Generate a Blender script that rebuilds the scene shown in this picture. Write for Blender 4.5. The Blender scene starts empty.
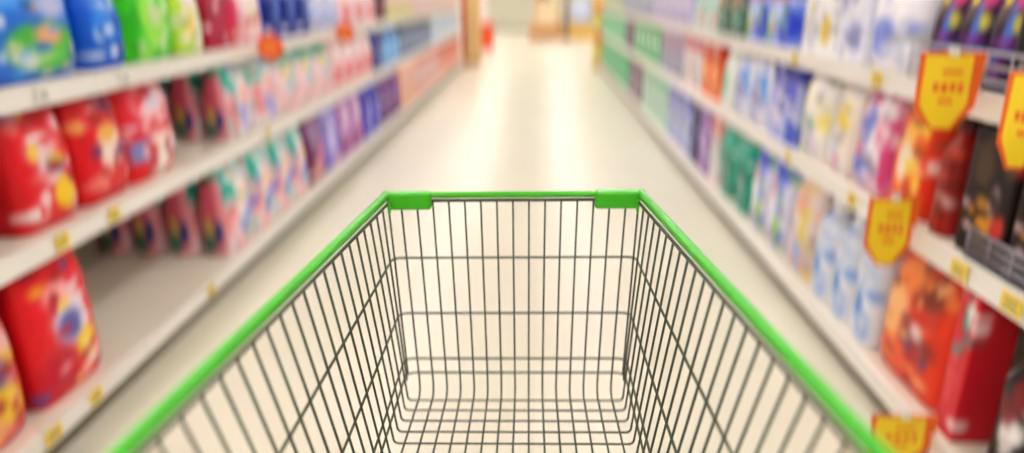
import bpy, bmesh, math, random
from mathutils import Vector, noise, Matrix
SC = bpy.context.scene
COL = SC.collection
PI = math.pi
random.seed(4)

# ------------------------------------------------------------------ colours and materials
def lin(c):
    return c / 12.92 if c <= 0.04045 else ((c + 0.055) / 1.055) ** 2.4

def rgb(h):
    return tuple(int(h[i:i + 2], 16) / 255 for i in (0, 2, 4))

def linrgb(h):
    return tuple(lin(c) for c in rgb(h))

def material(name, hexcol, rough=0.5, metal=0.0, vary=0.06, scale=8.0, spec=0.5, bump=0.0):
    m = bpy.data.materials.new(name)
    m.use_nodes = True
    nt = m.node_tree
    b = nt.nodes['Principled BSDF']
    b.inputs['Roughness'].default_value = rough
    b.inputs['Metallic'].default_value = metal
    b.inputs['Specular IOR Level'].default_value = spec
    tc = nt.nodes.new('ShaderNodeTexCoord')
    nz = nt.nodes.new('ShaderNodeTexNoise')
    nz.inputs['Scale'].default_value = scale
    nz.inputs['Detail'].default_value = 3
    nt.links.new(tc.outputs['Object'], nz.inputs['Vector'])
    mx = nt.nodes.new('ShaderNodeMix')
    mx.data_type = 'RGBA'
    c = linrgb(hexcol)
    mx.inputs['A'].default_value = (*[x * (1 - vary) for x in c], 1)
    mx.inputs['B'].default_value = (*[min(1, x * (1 + vary)) for x in c], 1)
    nt.links.new(nz.outputs['Fac'], mx.inputs['Factor'])
    nt.links.new(mx.outputs['Result'], b.inputs['Base Color'])
    if bump:
        bp = nt.nodes.new('ShaderNodeBump')
        bp.inputs['Strength'].default_value = bump
        nt.links.new(nz.outputs['Fac'], bp.inputs['Height'])
        nt.links.new(bp.outputs['Normal'], b.inputs['Normal'])
    return m

_mc = {}
def plain(hexcol, rough=0.45, metal=0.0):
    k = (hexcol, rough, metal)
    if k not in _mc:
        _mc[k] = material('paint_' + hexcol, hexcol, rough, metal)
    return _mc[k]

def print_material():
    m = bpy.data.materials.new('printed_film')
    m.use_nodes = True
    nt = m.node_tree
    b = nt.nodes['Principled BSDF']
    at = nt.nodes.new('ShaderNodeAttribute')
    at.attribute_name = 'ink'
    nz = nt.nodes.new('ShaderNodeTexNoise')
    nz.inputs['Scale'].default_value = 14
    tc = nt.nodes.new('ShaderNodeTexCoord')
    nt.links.new(tc.outputs['Object'], nz.inputs['Vector'])
    nt.links.new(at.outputs['Color'], b.inputs['Base Color'])
    bp = nt.nodes.new('ShaderNodeBump')
    bp.inputs['Strength'].default_value = 0.12
    bp.inputs['Distance'].default_value = 0.02
    nt.links.new(nz.outputs['Fac'], bp.inputs['Height'])
    nt.links.new(bp.outputs['Normal'], b.inputs['Normal'])
    b.inputs['Roughness'].default_value = 0.38
    b.inputs['Specular IOR Level'].default_value = 0.25
    return m
INK = print_material()

def floor_material():
    m = bpy.data.materials.new('polished_cream_tiles')
    m.use_nodes = True
    nt = m.node_tree
    b = nt.nodes['Principled BSDF']
    tc = nt.nodes.new('ShaderNodeTexCoord')
    br = nt.nodes.new('ShaderNodeTexBrick')
    br.offset = 0
    br.inputs['Scale'].default_value = 1
    br.inputs['Brick Width'].default_value = 0.6
    br.inputs['Row Height'].default_value = 0.6
    br.inputs['Mortar Size'].default_value = 0.003
    br.inputs['Mortar Smooth'].default_value = 0.3
    br.inputs['Color1'].default_value = (*linrgb('e8e1d0'), 1)
    br.inputs['Color2'].default_value = (*linrgb('e5ddcb'), 1)
    br.inputs['Mortar'].default_value = (*linrgb('d6cab6'), 1)
    nt.links.new(tc.outputs['Object'], br.inputs['Vector'])
    nz = nt.nodes.new('ShaderNodeTexNoise')
    nz.inputs['Scale'].default_value = 1.3
    nt.links.new(tc.outputs['Object'], nz.inputs['Vector'])
    mx = nt.nodes.new('ShaderNodeMix')
    mx.data_type = 'RGBA'
    mx.inputs['Factor'].default_value = 0.06
    nt.links.new(br.outputs['Color'], mx.inputs['A'])
    nt.links.new(nz.outputs['Color'], mx.inputs['B'])
    nt.links.new(mx.outputs['Result'], b.inputs['Base Color'])
    mr = nt.nodes.new('ShaderNodeMapRange')
    mr.inputs['To Min'].default_value = 0.26
    mr.inputs['To Max'].default_value = 0.36
    nt.links.new(nz.outputs['Fac'], mr.inputs['Value'])
    nt.links.new(mr.outputs['Result'], b.inputs['Roughness'])
    b.inputs['Specular IOR Level'].default_value = 0.45
    return m

def emitter(name, col, strength):
    m = bpy.data.materials.new(name)
    m.use_nodes = True
    b = m.node_tree.nodes['Principled BSDF']
    b.inputs['Base Color'].default_value = (.9, .9, .9, 1)
    b.inputs['Emission Color'].default_value = (*col, 1)
    b.inputs['Emission Strength'].default_value = strength
    return m

# ------------------------------------------------------------------ mesh helpers
def obj(name, bm, mat, parent=None, smooth=False, loc=None):
    me = bpy.data.meshes.new(name)
    bm.normal_update()
    bm.to_mesh(me)
    bm.free()
    if smooth:
        for p in me.polygons:
            p.use_smooth = True
    me.materials.append(mat)
    o = bpy.data.objects.new(name, me)
    COL.objects.link(o)
    if parent:
        o.parent = parent
    if loc:
        o.location = loc
    return o

def tag(o, label=None, cat=None, group=None, kind=None):
    if label: o['label'] = label
    if cat: o['category'] = cat
    if group: o['group'] = group
    if kind: o['kind'] = kind
    return o

def empty(name, loc=(0, 0, 0), rz=0.0):
    o = bpy.data.objects.new(name, None)
    o.empty_display_size = 0.05
    COL.objects.link(o)
    o.location = loc
    o.rotation_euler = (0, 0, rz)
    return o

def add_box(bm, x0, x1, y0, y1, z0, z1, bevel=0.0):
    r = bmesh.ops.create_cube(bm, size=1.0)
    vs = r['verts']
    for v in vs:
        v.co = Vector((x0 + (v.co.x + .5) * (x1 - x0), y0 + (v.co.y + .5) * (y1 - y0), z0 + (v.co.z + .5) * (z1 - z0)))
    if bevel:
        es = list({e for v in vs for e in v.link_edges})
        bmesh.ops.bevel(bm, geom=es, offset=bevel, segments=2, affect='EDGES', profile=0.5)
    return bm

def box(*a, **k):
    return add_box(bmesh.new(), *a, **k)

def add_tube(bm, pts, rad, seg=8, closed=False, flat=1.0):
    """a round bar swept along a polyline (parallel transported frame)"""
    pts = [Vector(p) for p in pts]
    n = len(pts)
    rings = []
    nrm = None
    for i, p in enumerate(pts):
        a = pts[(i - 1) % n] if (closed or i > 0) else p
        c = pts[(i + 1) % n] if (closed or i < n - 1) else p
        t = (c - a).normalized()
        if nrm is None:
            up = Vector((0, 0, 1)) if abs(t.z) < .9 else Vector((0, 1, 0))
            nrm = (up - t * up.dot(t)).normalized()
        else:
            nrm = (nrm - t * nrm.dot(t)).normalized()
        bi = t.cross(nrm)
        rings.append([bm.verts.new(p + (nrm * math.cos(2 * PI * k / seg) * flat + bi * math.sin(2 * PI * k / seg)) * rad) for k in range(seg)])
    m = n if closed else n - 1
    for i in range(m):
        A, B = rings[i], rings[(i + 1) % n]
        for k in range(seg):
            bm.faces.new((A[k], A[(k + 1) % seg], B[(k + 1) % seg], B[k]))
    if not closed:
        bm.faces.new(rings[0][::-1])
        bm.faces.new(rings[-1])
    return bm

def rounded(pts, r, seg=6):
    """polyline with its inner corners rounded to radius r"""
    pts = [Vector(p) for p in pts]
    out = [pts[0]]
    for i in range(1, len(pts) - 1):
        p = pts[i]
        a = pts[i - 1] - p
        c = pts[i + 1] - p
        rr = min(r, a.length * .49, c.length * .49)
        a = p + a.normalized() * rr
        c = p + c.normalized() * rr
        for k in range(seg + 1):
            t = k / seg
            out.append(a * (1 - t) ** 2 + p * 2 * t * (1 - t) + c * t * t)
    out.append(pts[-1])
    return out

def add_lathe(bm, prof, seg=24, cx=0, cy=0, ridge=0.0):
    rings = []
    for r, z in prof:
        rings.append([bm.verts.new((cx + (r * (1 + ridge * (k % 2))) * math.cos(2 * PI * k / seg), cy + (r * (1 + ridge * (k % 2))) * math.sin(2 * PI * k / seg), z)) for k in range(seg)])
    for A, B in zip(rings, rings[1:]):
        for k in range(seg):
            bm.faces.new((A[k], A[(k + 1) % seg], B[(k + 1) % seg], B[k]))
    bm.faces.new(rings[0][::-1])
    bm.faces.new(rings[-1])
    return bm

def sstep(a, b, x):
    t = max(0.0, min(1.0, (x - a) / (b - a)))
    return t * t * (3 - 2 * t)

def outline(nf=26, ns=8):
    """points round the unit square: front (-y) first, evenly spread"""
    p = []
    for i in range(nf): p.append((-1 + 2 * i / nf, -1))
    for i in range(ns): p.append((1, -1 + 2 * i / ns))
    for i in range(nf // 2): p.append((1 - 4 * i / nf, 1))
    for i in range(ns): p.append((-1, 1 - 2 * i / ns))
    return p
OUT = outline()

def loft(bm, rings, shear=0.0, wrinkle=0.0, seed=0.0):
    """rings of (z, half width, half depth, exponent)"""
    R = []
    h = rings[-1][0]
    for z, a, b, n in rings:
        row = []
        for sx, sy in OUT:
            k = 1.0 / (abs(sx) ** n + abs(sy) ** n) ** (1.0 / n)
            x, y = sx * k * a, sy * k * b
            if wrinkle:
                q = noise.noise(Vector((x * 14 + seed, y * 14, z * 16))) + .5 * noise.noise(Vector((x * 33, y * 33 + seed, z * 20)))
                env = wrinkle * min(1, z / .03)
                y += q * env * (1 if sy > 0 else -1) * (abs(sy) > .99)
                x += q * env * .6 * (abs(sx) > .99)
            row.append(bm.verts.new((x + shear * z, y, z)))
        R.append(row)
    N = len(OUT)
    for A, B in zip(R, R[1:]):
        for k in range(N):
            bm.faces.new((A[k], A[(k + 1) % N], B[(k + 1) % N], B[k]))
    for row, flip in ((R[0], True), (R[-1], False)):
        c = bm.verts.new(sum((v.co for v in row), Vector()) / N)
        for k in range(N):
            f = (row[k], row[(k + 1) % N], c)
            bm.faces.new(f[::-1] if flip else f)
    return bm

def ink(o, w, d, h, base, blobs, side=(), side_col=None, shear=0.0):
    """the pack's printed artwork as a colour attribute: soft patches on the front (and the gusset)"""
    me = o.data
    at = me.attributes.new('ink', 'FLOAT_COLOR', 'POINT')
    B = rgb(base)
    SCOL = rgb(side_col) if side_col else B
    rnd = random.Random(base + str(round(w, 3)) + str(len(blobs)))
    pal = [b_[5] for b_ in blobs] + [base, base, 'f6f2f4']
    dk = '%02x%02x%02x' % tuple(int(255 * q_ * .72) for q_ in B)
    pal += [dk, dk]
    fine = []
    for i in range(int(8 + 22 * w * h / .12)):
        fine.append(('e', rnd.uniform(-.95, .95), rnd.uniform(.04, .97), rnd.uniform(.012, .042) / (w / 2), rnd.uniform(.008, .026) / h, rnd.choice(pal), .6))
    vals = []
    for v in me.vertices:
        z = v.co.z
        u = (v.co.x - shear * z) / (w / 2)
        s = v.co.y / (d / 2)
        t = z / h
        fw = sstep(.15, .6, -s)
        c = [SCOL[i] * (1 - fw) + B[i] * fw for i in range(3)]
        sw = sstep(.7, .92, abs(u)) * (1 - sstep(.75, 1.0, -s))
        for bl in list(blobs) + fine + list(side):
            k, bu, bv, ru, rv, colr, soft = bl
            if k == 'S':
                q = math.hypot((s - bu) / ru, (t - bv) / rv)
                al = (1 - sstep(1 - soft, 1 + soft, q)) * sw
            else:
                q = math.hypot((u - bu) / ru, (t - bv) / rv) if k == 'e' else max(abs(u - bu) / ru, abs(t - bv) / rv)
                al = (1 - sstep(1 - soft, 1 + soft, q)) * fw * (.8 if soft == .6 else 1)
            if al > 0:
                cc = rgb(colr)
                c = [c[i] * (1 - al) + cc[i] * al for i in range(3)]
        vals.extend((lin(c[0]), lin(c[1]), lin(c[2]), 1.0))
    at.data.foreach_set('color', vals)
    return o

# ------------------------------------------------------------------ packs (front faces -y, base at z = 0)
def pack_parts(kind, w, d, h, base, blobs, side, cap, lean, side_col, seed):
    """returns the root object of one pack with its parts"""
    bm = bmesh.new()
    rs = []
    NR = 32
    if kind in ('bag', 'pouch'):
        hb = h * .94
        for i in range(NR + 1):
            t = i / NR
            z = hb * t
            if kind == 'bag':
                a = w / 2 * (.95 + .05 * math.sin(PI * min(1, t * .85 + .12))) * (1 - .03 * sstep(.8, 1, t))
                b = d / 2 * (.52 + .48 * (1 - t ** 5) ** .8) * (.84 + .16 * sstep(0, .15, t))
                n = 5.0 - 1.2 * t
            else:
                a = w / 2 * (.95 + .05 * math.sin(PI * t)) * (1 - .05 * sstep(.8, 1, t))
                b = d / 2 * (.26 + .74 * (1 - t ** 4) ** .85) * (.9 + .1 * sstep(0, .1, t))
                n = 4.5 - 1.2 * t
            if i == 0:
                a *= .95; b *= .9
            rs.append((z, a, b, n))
        loft(bm, rs, lean, .006 if kind == 'bag' else .004, seed)
        body = obj('pack_body', bm, INK, smooth=True)
        ink(body, w, d, h, base, blobs, side, side_col, lean)
        root = empty(kind)
        body.parent = root
        # crimped seal along the top
        bm = bmesh.new()
        a = w / 2 * .9
        m = 28
        rows = []
        for j in range(4):
            z = hb - .004 + (h * .06 + .004) * j / 3
            rows.append([(lean * z - a + 2 * a * i / m, .0022 * (1 if i % 2 else -1), z) for i in range(m + 1)])
        F = [[bm.verts.new((x, y - .0018, z)) for x, y, z in r_] for r_ in rows]
        K = [[bm.verts.new((x, y + .0018, z)) for x, y, z in r_] for r_ in rows]
        for j in range(3):
            for i in range(m):
                bm.faces.new((F[j][i], F[j][i + 1], F[j + 1][i + 1], F[j + 1][i]))
                bm.faces.new((K[j][i + 1], K[j][i], K[j + 1][i], K[j + 1][i + 1]))
            bm.faces.new((F[j][0], F[j + 1][0], K[j + 1][0], K[j][0]))
            bm.faces.new((F[j + 1][m], F[j][m], K[j][m], K[j + 1][m]))
        for i in range(m):
            bm.faces.new((F[3][i], F[3][i + 1], K[3][i + 1], K[3][i]))
        seal = obj('top_seal', bm, INK, root)
        ink(seal, w, .004, h, base, [(b_[0], b_[1], b_[2], b_[3], b_[4], b_[5], b_[6]) for b_ in blobs], (), base, lean)
        if cap and kind == 'pouch':
            cb = add_lathe(bmesh.new(), [(.022, h - .035), (.024, h - .03), (.024, h - .004), (.019, h)], 20, -w * .3, -.012, .05)
            obj('spout_cap', cb, plain(cap, .35), root)
    elif kind == 'bottle':
        hb = h * .86
        for i in range(NR + 1):
            t = i / NR
            s = 1 - .62 * sstep(.70, .95, t)
            if i == 0: s *= .93
            waist = 1 - .05 * math.exp(-((t - .45) / .12) ** 2)
            rs.append((hb * t, w / 2 * s * waist, d / 2 * (1 - .5 * sstep(.72, .95, t)), 3.0))
        loft(bm, rs, lean)
        body = obj('pack_body', bm, INK, smooth=True)
        ink(body, w, d, h, base, blobs, side, side_col, lean)
        root = empty(kind)
        body.parent = root
        rc = min(w, d) * .26
        obj('cap', add_lathe(bmesh.new(), [(rc, hb - .008), (rc * 1.04, hb), (rc, h * .985), (rc * .8, h)], 24, lean * h * .9, 0, .05), plain(cap or 'ffffff', .35), root)
        obj('neck_collar', add_lathe(bmesh.new(), [(rc * 1.25, hb - .014), (rc * 1.25, hb - .006)], 24, lean * hb, 0), plain(cap or 'ffffff', .35), root)
    elif kind == 'tub':
        hb = h * .86
        for i in range(NR + 1):
            t = i / NR
            s = .86 + .12 * t + (.03 if .8 < t < .9 else 0)
            rs.append((hb * t, w / 2 * s * (.97 if i == 0 else 1), d / 2 * s, 5))
        loft(bm, rs)
        body = obj('pack_body', bm, INK, smooth=True)
        ink(body, w, d, h, base, blobs)
        root = empty(kind)
        body.parent = root
        lb = bmesh.new()
        loft(lb, [(hb - .02, w / 2, d / 2, 5), (hb, w / 2, d / 2, 5), (h - .012, w / 2 * .97, d / 2 * .95, 5), (h, w / 2 * .88, d / 2 * .85, 5)])
        obj('lid', lb, plain(cap, .35), root)
        hp = [(-w * .44, -d * .50, hb * .8), (-w * .34, -d * .54, hb * .62), (0, -d * .56, hb * .55), (w * .34, -d * .54, hb * .62), (w * .44, -d * .50, hb * .8)]
        obj('carry_handle', add_tube(bmesh.new(), rounded(hp, .05), .006), plain(cap, .35), root, smooth=True)
    else:  # carton
        for i in range(NR + 1):
            t = i / NR
            k = .985 if i in (0, NR) else 1
            rs.append(((h - .004) * t, w / 2 * k, d / 2 * k, 14))
        loft(bm, rs)
        body = obj('pack_body', bm, INK)
        ink(body, w, d, h, base, blobs, side, side_col)
        root = empty(kind)
        body.parent = root
        fb = box(-w * .47, w * .47, -d * .47, d * .1, h - .0038, h - .0014)
        add_box(fb, -w * .47, w * .47, d * .105, d * .47, h - .0038, h - .002)
        add_box(fb, -w * .07, w * .07, -d * .03, d * .2, h - .0014, h)
        obj('top_flap', fb, plain(base, .5), root)
    return root

def copy_tree(o, parent=None):
    c = o.copy()
    COL.objects.link(c)
    if parent:
        c.parent = parent
    for ch in o.children:
        copy_tree(ch, c)
    return c

ORD = ['first', 'second', 'third', 'fourth', 'fifth', 'sixth', 'seventh', 'eighth', 'ninth', 'tenth', 'eleventh', 'twelfth']
NUM = ['zero', 'one', 'two', 'three', 'four', 'five', 'six', 'seven', 'eight', 'nine', 'ten', 'eleven', 'twelve']
ROWZ = {'1': 1.10, '2': .67, '3': .14}
LAMP, EXPOSURE = 12.0, 0.0
FOCUS, FSTOP, RATIO = .90, .9, 2.1
# side, shelf, y, width, yellow or white, label
TAGS = [
 ('L', '2', 1.93, .06, 'y', 'yellow price tag on the middle rail under the big red bag'),
 ('L', '2', 2.20, .06, 'y', 'yellow price tag on the middle rail under the second red bag'),
 ('L', '3', 1.72, .07, 'y', 'yellow price tag on the bottom rail below the yellow patched red bag'),
 ('L', '3', 1.93, .06, 'y', 'yellow price tag on the bottom rail at the red bag corner'),
 ('L', '3', 2.78, .06, 'y', 'yellow price tag on the bottom rail along the empty shelf'),
 ('L', '2', 3.62, .05, 'y', 'yellow price tag on the middle rail under the teal cornered pouches'),
 ('L', '1', 1.98, .06, 'w', 'white price tag on the upper rail under the big blue bag'),
 ('L', '1', 2.40, .06, 'w', 'white price tag on the upper rail under the plain blue bag'),
 ('R', '1', 2.43, .07, 'y', 'yellow price tag on the upper rail under the white bag'),
 ('R', '1', 3.22, .06, 'y', 'yellow price tag on the upper rail under the white carton'),
 ('R', '1', 1.70, .08, 'y', 'yellow price tag on the upper rail next to the big pennant sign'),
 ('R', '2', 2.47, .06, 'y', 'yellow price tag on the middle rail under the pink bag'),
 ('R', '2', 3.15, .06, 'y', 'yellow price tag on the middle rail under the white green edged bag'),
 ('R', '2', 1.79, .075, 'y', 'farther yellow price tag on the near middle rail under the fence'),
 ('R', '2', 1.57, .075, 'y', 'closer yellow price tag on the near middle rail under the fence'),
]
PENNANTS = [
 ((1.065, 1.87, 1.205), .165, .20, 'big orange pennant sign with a yellow middle hanging at the upper rail'),
 ((1.085, 2.06, .765), .155, .22, 'orange pennant sign with a yellow middle hanging at the middle rail'),
 ((1.065, 1.76, .205), .19, .16, 'orange pennant sign with a yellow middle low on the bottom rail'),
 ((1.095, 1.60, 1.185), .11, .22, 'narrow orange pennant sign hanging nearest on the upper rail'),
]
DISCS = [
 ((-1.345, 3.60, 1.085), .068, 'round orange sign on the upper left rail under the pink white bag'),
 ((-1.345, 5.05, 1.08), .068, 'round orange sign on the upper left rail under the lilac pouches'),
]

ITEMS = [
 ('L1',1.622,2.28,1,'bag',0.36,0.2,'1468d8',[('e',-0.1,0.75,1.1,0.16,'46a4f4',0.5),('e',0.55,0.98,0.55,0.24,'e4e0f0',0.4),('e',0.42,0.27,0.5,0.2,'46b43c',0.2),('e',0.25,0.2,0.3,0.08,'9cd478',0.5),('e',0.5,0.36,0.2,0.08,'e8a078',0.5),('e',-0.3,0.66,0.22,0.09,'d8cfb0',0.5),('e',0.6,0.58,0.25,0.1,'d8c8e0',0.6)],[],'detergent_bag','bag','big blue detergent bag with a green oval on the upper left shelf',None,0,1,0,None),
 ('L1',2.307,2.532,1,'bag',0.3,0.2,'0e5ad0',[('e',0.1,0.88,0.75,0.24,'dfe2f4',0.4),('e',-0.2,0.5,0.5,0.16,'2a86ee',0.5)],[],'detergent_bag','bag','plain blue bag with a white top panel,beside the bright green bag',None,0,1,0,None),
 ('L1',2.546,2.88,1,'bag',0.34,0.16,'0b6e1e',[('e',0.1,0.55,0.6,0.3,'15861c',0.6)],[],'detergent_bag','bag','dark green bag standing behind the blue bags on the upper shelf',None,0.26,1,0,None),
 ('L1',2.532,2.892,1,'bag',0.36,0.2,'38cc0c',[('e',0,0.45,0.55,0.32,'96e048',0.35),('e',0.1,0.5,0.25,0.14,'c8d8a8',0.5),('e',0.55,0.62,0.2,0.16,'d8f0c8',0.5),('e',-0.75,0.5,0.2,0.4,'22a818',0.5)],[],'detergent_bag','bag','bright green detergent bag with a pale lime oval',None,0,1,0,None),
 ('L1',2.9,3.141,1,'pouch',0.34,0.14,'b4dc3c',[('e',0.15,0.75,0.7,0.26,'e6dcf2',0.35),('e',-0.1,0.36,0.55,0.2,'f0d46c',0.5),('e',0.5,0.3,0.3,0.3,'eceadc',0.5)],[],'refill_pouch','pouch','lime and white refill pouch between the green and the crimson packs',None,0,1,0,None),
 ('L1',3.151,3.365,1,'carton',0.33,0.18,'a80f38',[('e',0.2,0.5,0.6,0.35,'bf2450',0.6)],[],'soap_carton','carton','deep crimson carton on the upper left shelf',None,0,1,0,None),
 ('L1',3.365,3.859,1,'bag',0.34,0.18,'ea8fa6',[('e',0.35,0.5,0.6,0.45,'f6e6ea',0.4),('e',-0.9,0.4,0.35,0.7,'cc1e4c',0.4),('e',0.3,0.4,0.25,0.15,'dfe0a8',0.6),('e',0.5,0.85,0.4,0.14,'d8def4',0.5)],[],'detergent_bag','bag','pink and white bag right after the crimson carton',None,0,1,0,'c01840'),
 ('L1',3.874,4.682,3,'bottle',0.33,0.14,'0c2a9c',[('e',0.25,0.55,0.35,0.3,'4478dc',0.5),('e',-0.5,0.4,0.25,0.4,'081a6a',0.5)],[],'cleaner_bottle','bottle','navy blue bottle in the upper row past the pink bag','0a1c66',0,1,0,None),
 ('L1',4.704,5.345,2,'pouch',0.33,0.14,'c6cef0',[('e',0,0.6,0.6,0.2,'e8e8f6',0.5),('e',0.2,0.25,0.4,0.14,'8c9ce0',0.5)],[],'refill_pouch','pouch','pale lilac refill pouch after the navy bottles',None,0,1,0,None),
 ('L1',5.374,6.62,3,'pouch',0.33,0.16,'f2d0da',[('e',-0.3,0.3,0.4,0.2,'e05a64',0.4),('e',0.3,0.7,0.5,0.22,'f8ecf0',0.5),('e',0.5,0.25,0.3,0.12,'f08c98',0.5)],[],'refill_pouch','pouch','pink pouch with a red lower patch on the upper shelf',None,0,1,0,None),
 ('L1',6.663,7.074,1,'carton',0.33,0.16,'5c1836',[('e',0,0.4,0.5,0.2,'803050',0.5)],[],'soap_carton','carton','single dark plum carton between pink packs on the upper shelf',None,0,1,0,None),
 ('L1',7.074,8.457,4,'carton',0.3,0.18,'f0bcb4',[('e',-0.2,0.2,0.8,0.22,'b8d848',0.4),('e',0.1,0.7,0.6,0.2,'f6dcd6',0.5)],[],'soap_carton','carton','pink carton with a lime base on the upper shelf',None,0,1,0,None),
 ('L1',8.457,13.289,11,'carton',0.3,0.2,'eecac6',[('e',0,0.6,0.6,0.22,'e4dcec',0.5),('e',0.2,0.25,0.6,0.12,'d88c88',0.5)],[],'soap_carton','carton','pale pink carton in the far upper run toward the corner post',None,0,1,0,None),
 ('L2',1.314,1.64,1,'bag',0.34,0.2,'6c0a14',[('e',0,0.5,0.5,0.3,'8e1420',0.5)],[],'detergent_bag','bag','dark maroon bag at the near end of the middle shelf',None,0,1,0,None),
 ('L2',1.856,2.133,1,'bag',0.36,0.18,'e01a26',[('e',-0.1,0.62,0.5,0.12,'f0b4b4',0.5),('e',0.05,0.45,0.42,0.12,'e8d4e0',0.35),('e',0.2,0.47,0.3,0.07,'5a3c8c',0.45),('e',0.35,0.24,0.36,0.13,'f4cc2c',0.35),('e',-0.55,0.14,0.3,0.1,'e87474',0.5),('e',-0.2,0.9,0.6,0.12,'c40c18',0.5)],[],'detergent_bag','bag','big red detergent bag with a yellow spot low on its right',None,0,1,0,'c00c18'),
 ('L2',2.144,2.43,1,'bag',0.36,0.2,'da1420',[('e',0.2,0.45,0.6,0.18,'f6dcd4',0.35),('e',0.1,0.58,0.4,0.08,'e8b050',0.5),('e',-0.2,0.2,0.5,0.1,'ee7a70',0.5),('e',0.3,0.86,0.4,0.1,'6a1c50',0.5)],[],'detergent_bag','bag','red bag with a cream label,second of the red bags',None,0,1,0,'a80a14'),
 ('L2',2.43,2.784,1,'bag',0.36,0.22,'e02030',[('e',0.15,0.72,0.75,0.2,'f2c8d0',0.35),('e',0.1,0.76,0.3,0.1,'e0d4e8',0.5),('r',0.45,0.2,0.75,0.24,'f4e4da',0.25),('r',-0.6,0.28,0.32,0.12,'7c88c4',0.3),('r',-0.55,0.1,0.4,0.1,'ee1c24',0.3)],[],'detergent_bag','bag','red bag with a large white lower panel,beside the bare shelf',None,0,1,0,None),
 ('L2',3.244,3.571,1,'pouch',0.35,0.14,'f2e8ec',[('r',-0.55,0.8,0.42,0.17,'12b098',0.25),('e',0.25,0.85,0.5,0.12,'8ed8d0',0.5),('e',-0.5,0.35,0.35,0.2,'e87880',0.45),('e',0.1,0.28,0.3,0.14,'9a94e0',0.45),('e',0.5,0.2,0.3,0.14,'b0a8e8',0.5),('e',0.4,0.5,0.4,0.14,'f4b0ac',0.5)],[('S',0,0.5,1.2,0.6,'e08c98',0.3),('S',0.1,0.5,0.5,0.5,'d85870',0.4),('S',-0.35,0.26,0.25,0.12,'2c3480',0.45),('S',0.2,0.3,0.22,0.12,'c8c050',0.45),('S',0.3,0.14,0.35,0.1,'1f7a60',0.5),('S',0,0.93,0.8,0.12,'109878',0.4),('S',0.85,0.5,0.15,0.5,'8c3850',0.5)],'refill_pouch','pouch','white pouch with a teal corner at the bare middle shelf','10a890',0,4,0,None),
 ('L2',3.584,3.931,1,'pouch',0.35,0.14,'f2e8ec',[('r',-0.55,0.8,0.42,0.17,'12b098',0.25),('e',0.25,0.85,0.5,0.12,'8ed8d0',0.5),('e',-0.5,0.35,0.35,0.2,'e87880',0.45),('e',0.1,0.28,0.3,0.14,'9a94e0',0.45),('e',0.5,0.2,0.3,0.14,'b0a8e8',0.5),('e',0.4,0.5,0.4,0.14,'f4b0ac',0.5)],[],'refill_pouch','pouch','white teal cornered pouch,second along from the bare middle shelf','10a890',0,1,0,None),
 ('L2',3.965,5.056,3,'pouch',0.35,0.16,'f2dce0',[('r',-0.2,0.86,0.85,0.12,'14a894',0.3),('r',0.62,0.7,0.2,0.18,'10a48c',0.3),('e',-0.2,0.62,0.4,0.1,'ecd88c',0.5),('e',0,0.4,0.4,0.14,'ccd0f0',0.5),('e',0.3,0.2,0.6,0.16,'f4b4bc',0.5),('e',-0.5,0.2,0.3,0.14,'f2a0a0',0.5)],[],'refill_pouch','pouch','pink and white pouch with a teal drip band,middle shelf',None,0,1,0,None),
 ('L2',5.083,6.373,4,'pouch',0.34,0.16,'f4d0d4',[('e',-0.2,0.28,0.6,0.2,'e04c5c',0.4),('e',0.2,0.7,0.5,0.18,'f8eaee',0.5),('e',0.6,0.4,0.3,0.2,'f090a0',0.5)],[],'refill_pouch','pouch','pink pouch with a red base on the middle shelf',None,0,1,0,None),
 ('L2',6.373,6.765,1,'carton',0.34,0.18,'141c8c',[('e',0.2,0.5,0.4,0.3,'2a40b4',0.5)],[],'soap_carton','carton','single navy carton on the middle shelf before the sky blue packs',None,0,1,0,None),
 ('L2',6.765,7.703,3,'pouch',0.33,0.16,'6cb8ee',[('e',-0.5,0.8,0.5,0.2,'2c48b4',0.4),('e',0.2,0.4,0.5,0.2,'a8dcf4',0.5),('e',0.1,0.15,0.5,0.12,'9a78d0',0.5)],[],'refill_pouch','pouch','sky blue pouch on the middle shelf after the navy carton',None,0,1,0,None),
 ('L2',7.703,9.984,6,'carton',0.3,0.2,'7488b4',[('r',0,0.88,1.1,0.14,'14183c',0.3),('e',0.1,0.5,0.5,0.18,'a4b4d8',0.5),('e',0.2,0.2,0.5,0.12,'5c7098',0.5)],[],'soap_carton','carton','slate blue carton with a black top on the middle shelf',None,0,1,0,None),
 ('L2',9.984,13.361,6,'carton',0.31,0.2,'ccd6ec',[('e',0,0.5,0.5,0.2,'8cc0f0',0.5),('e',-0.4,0.8,0.4,0.12,'f0dce0',0.5)],[],'soap_carton','carton','white and pale blue carton by the corner post,middle shelf',None,0,1,0,None),
 ('L3',1.179,1.749,1,'bag',0.44,0.22,'d81824',[('e',0.45,0.42,0.34,0.16,'504898',0.4),('e',0.55,0.24,0.35,0.14,'f0d028',0.3),('e',0.1,0.1,0.5,0.12,'f09090',0.5),('e',-0.3,0.75,0.5,0.16,'b00c18',0.6),('e',0.7,0.6,0.3,0.1,'f0b8b8',0.5)],[],'detergent_bag','bag','red bag with a yellow patch,nearest on the bottom shelf',None,0,1,0,'b80c18'),
 ('L3',1.767,2.091,1,'bag',0.45,0.18,'e21622',[('e',0.1,0.5,0.5,0.2,'ece0ec',0.35),('e',0.05,0.45,0.35,0.1,'5a5cac',0.45),('e',0.45,0.24,0.42,0.13,'f6d624',0.3),('e',-0.4,0.2,0.5,0.14,'c01030',0.5),('e',-0.1,0.68,0.4,0.08,'f8a8a8',0.5)],[],'detergent_bag','bag','red bag with a white and yellow label,beside the empty bottom shelf',None,0,1,0,'c00c18'),
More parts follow.
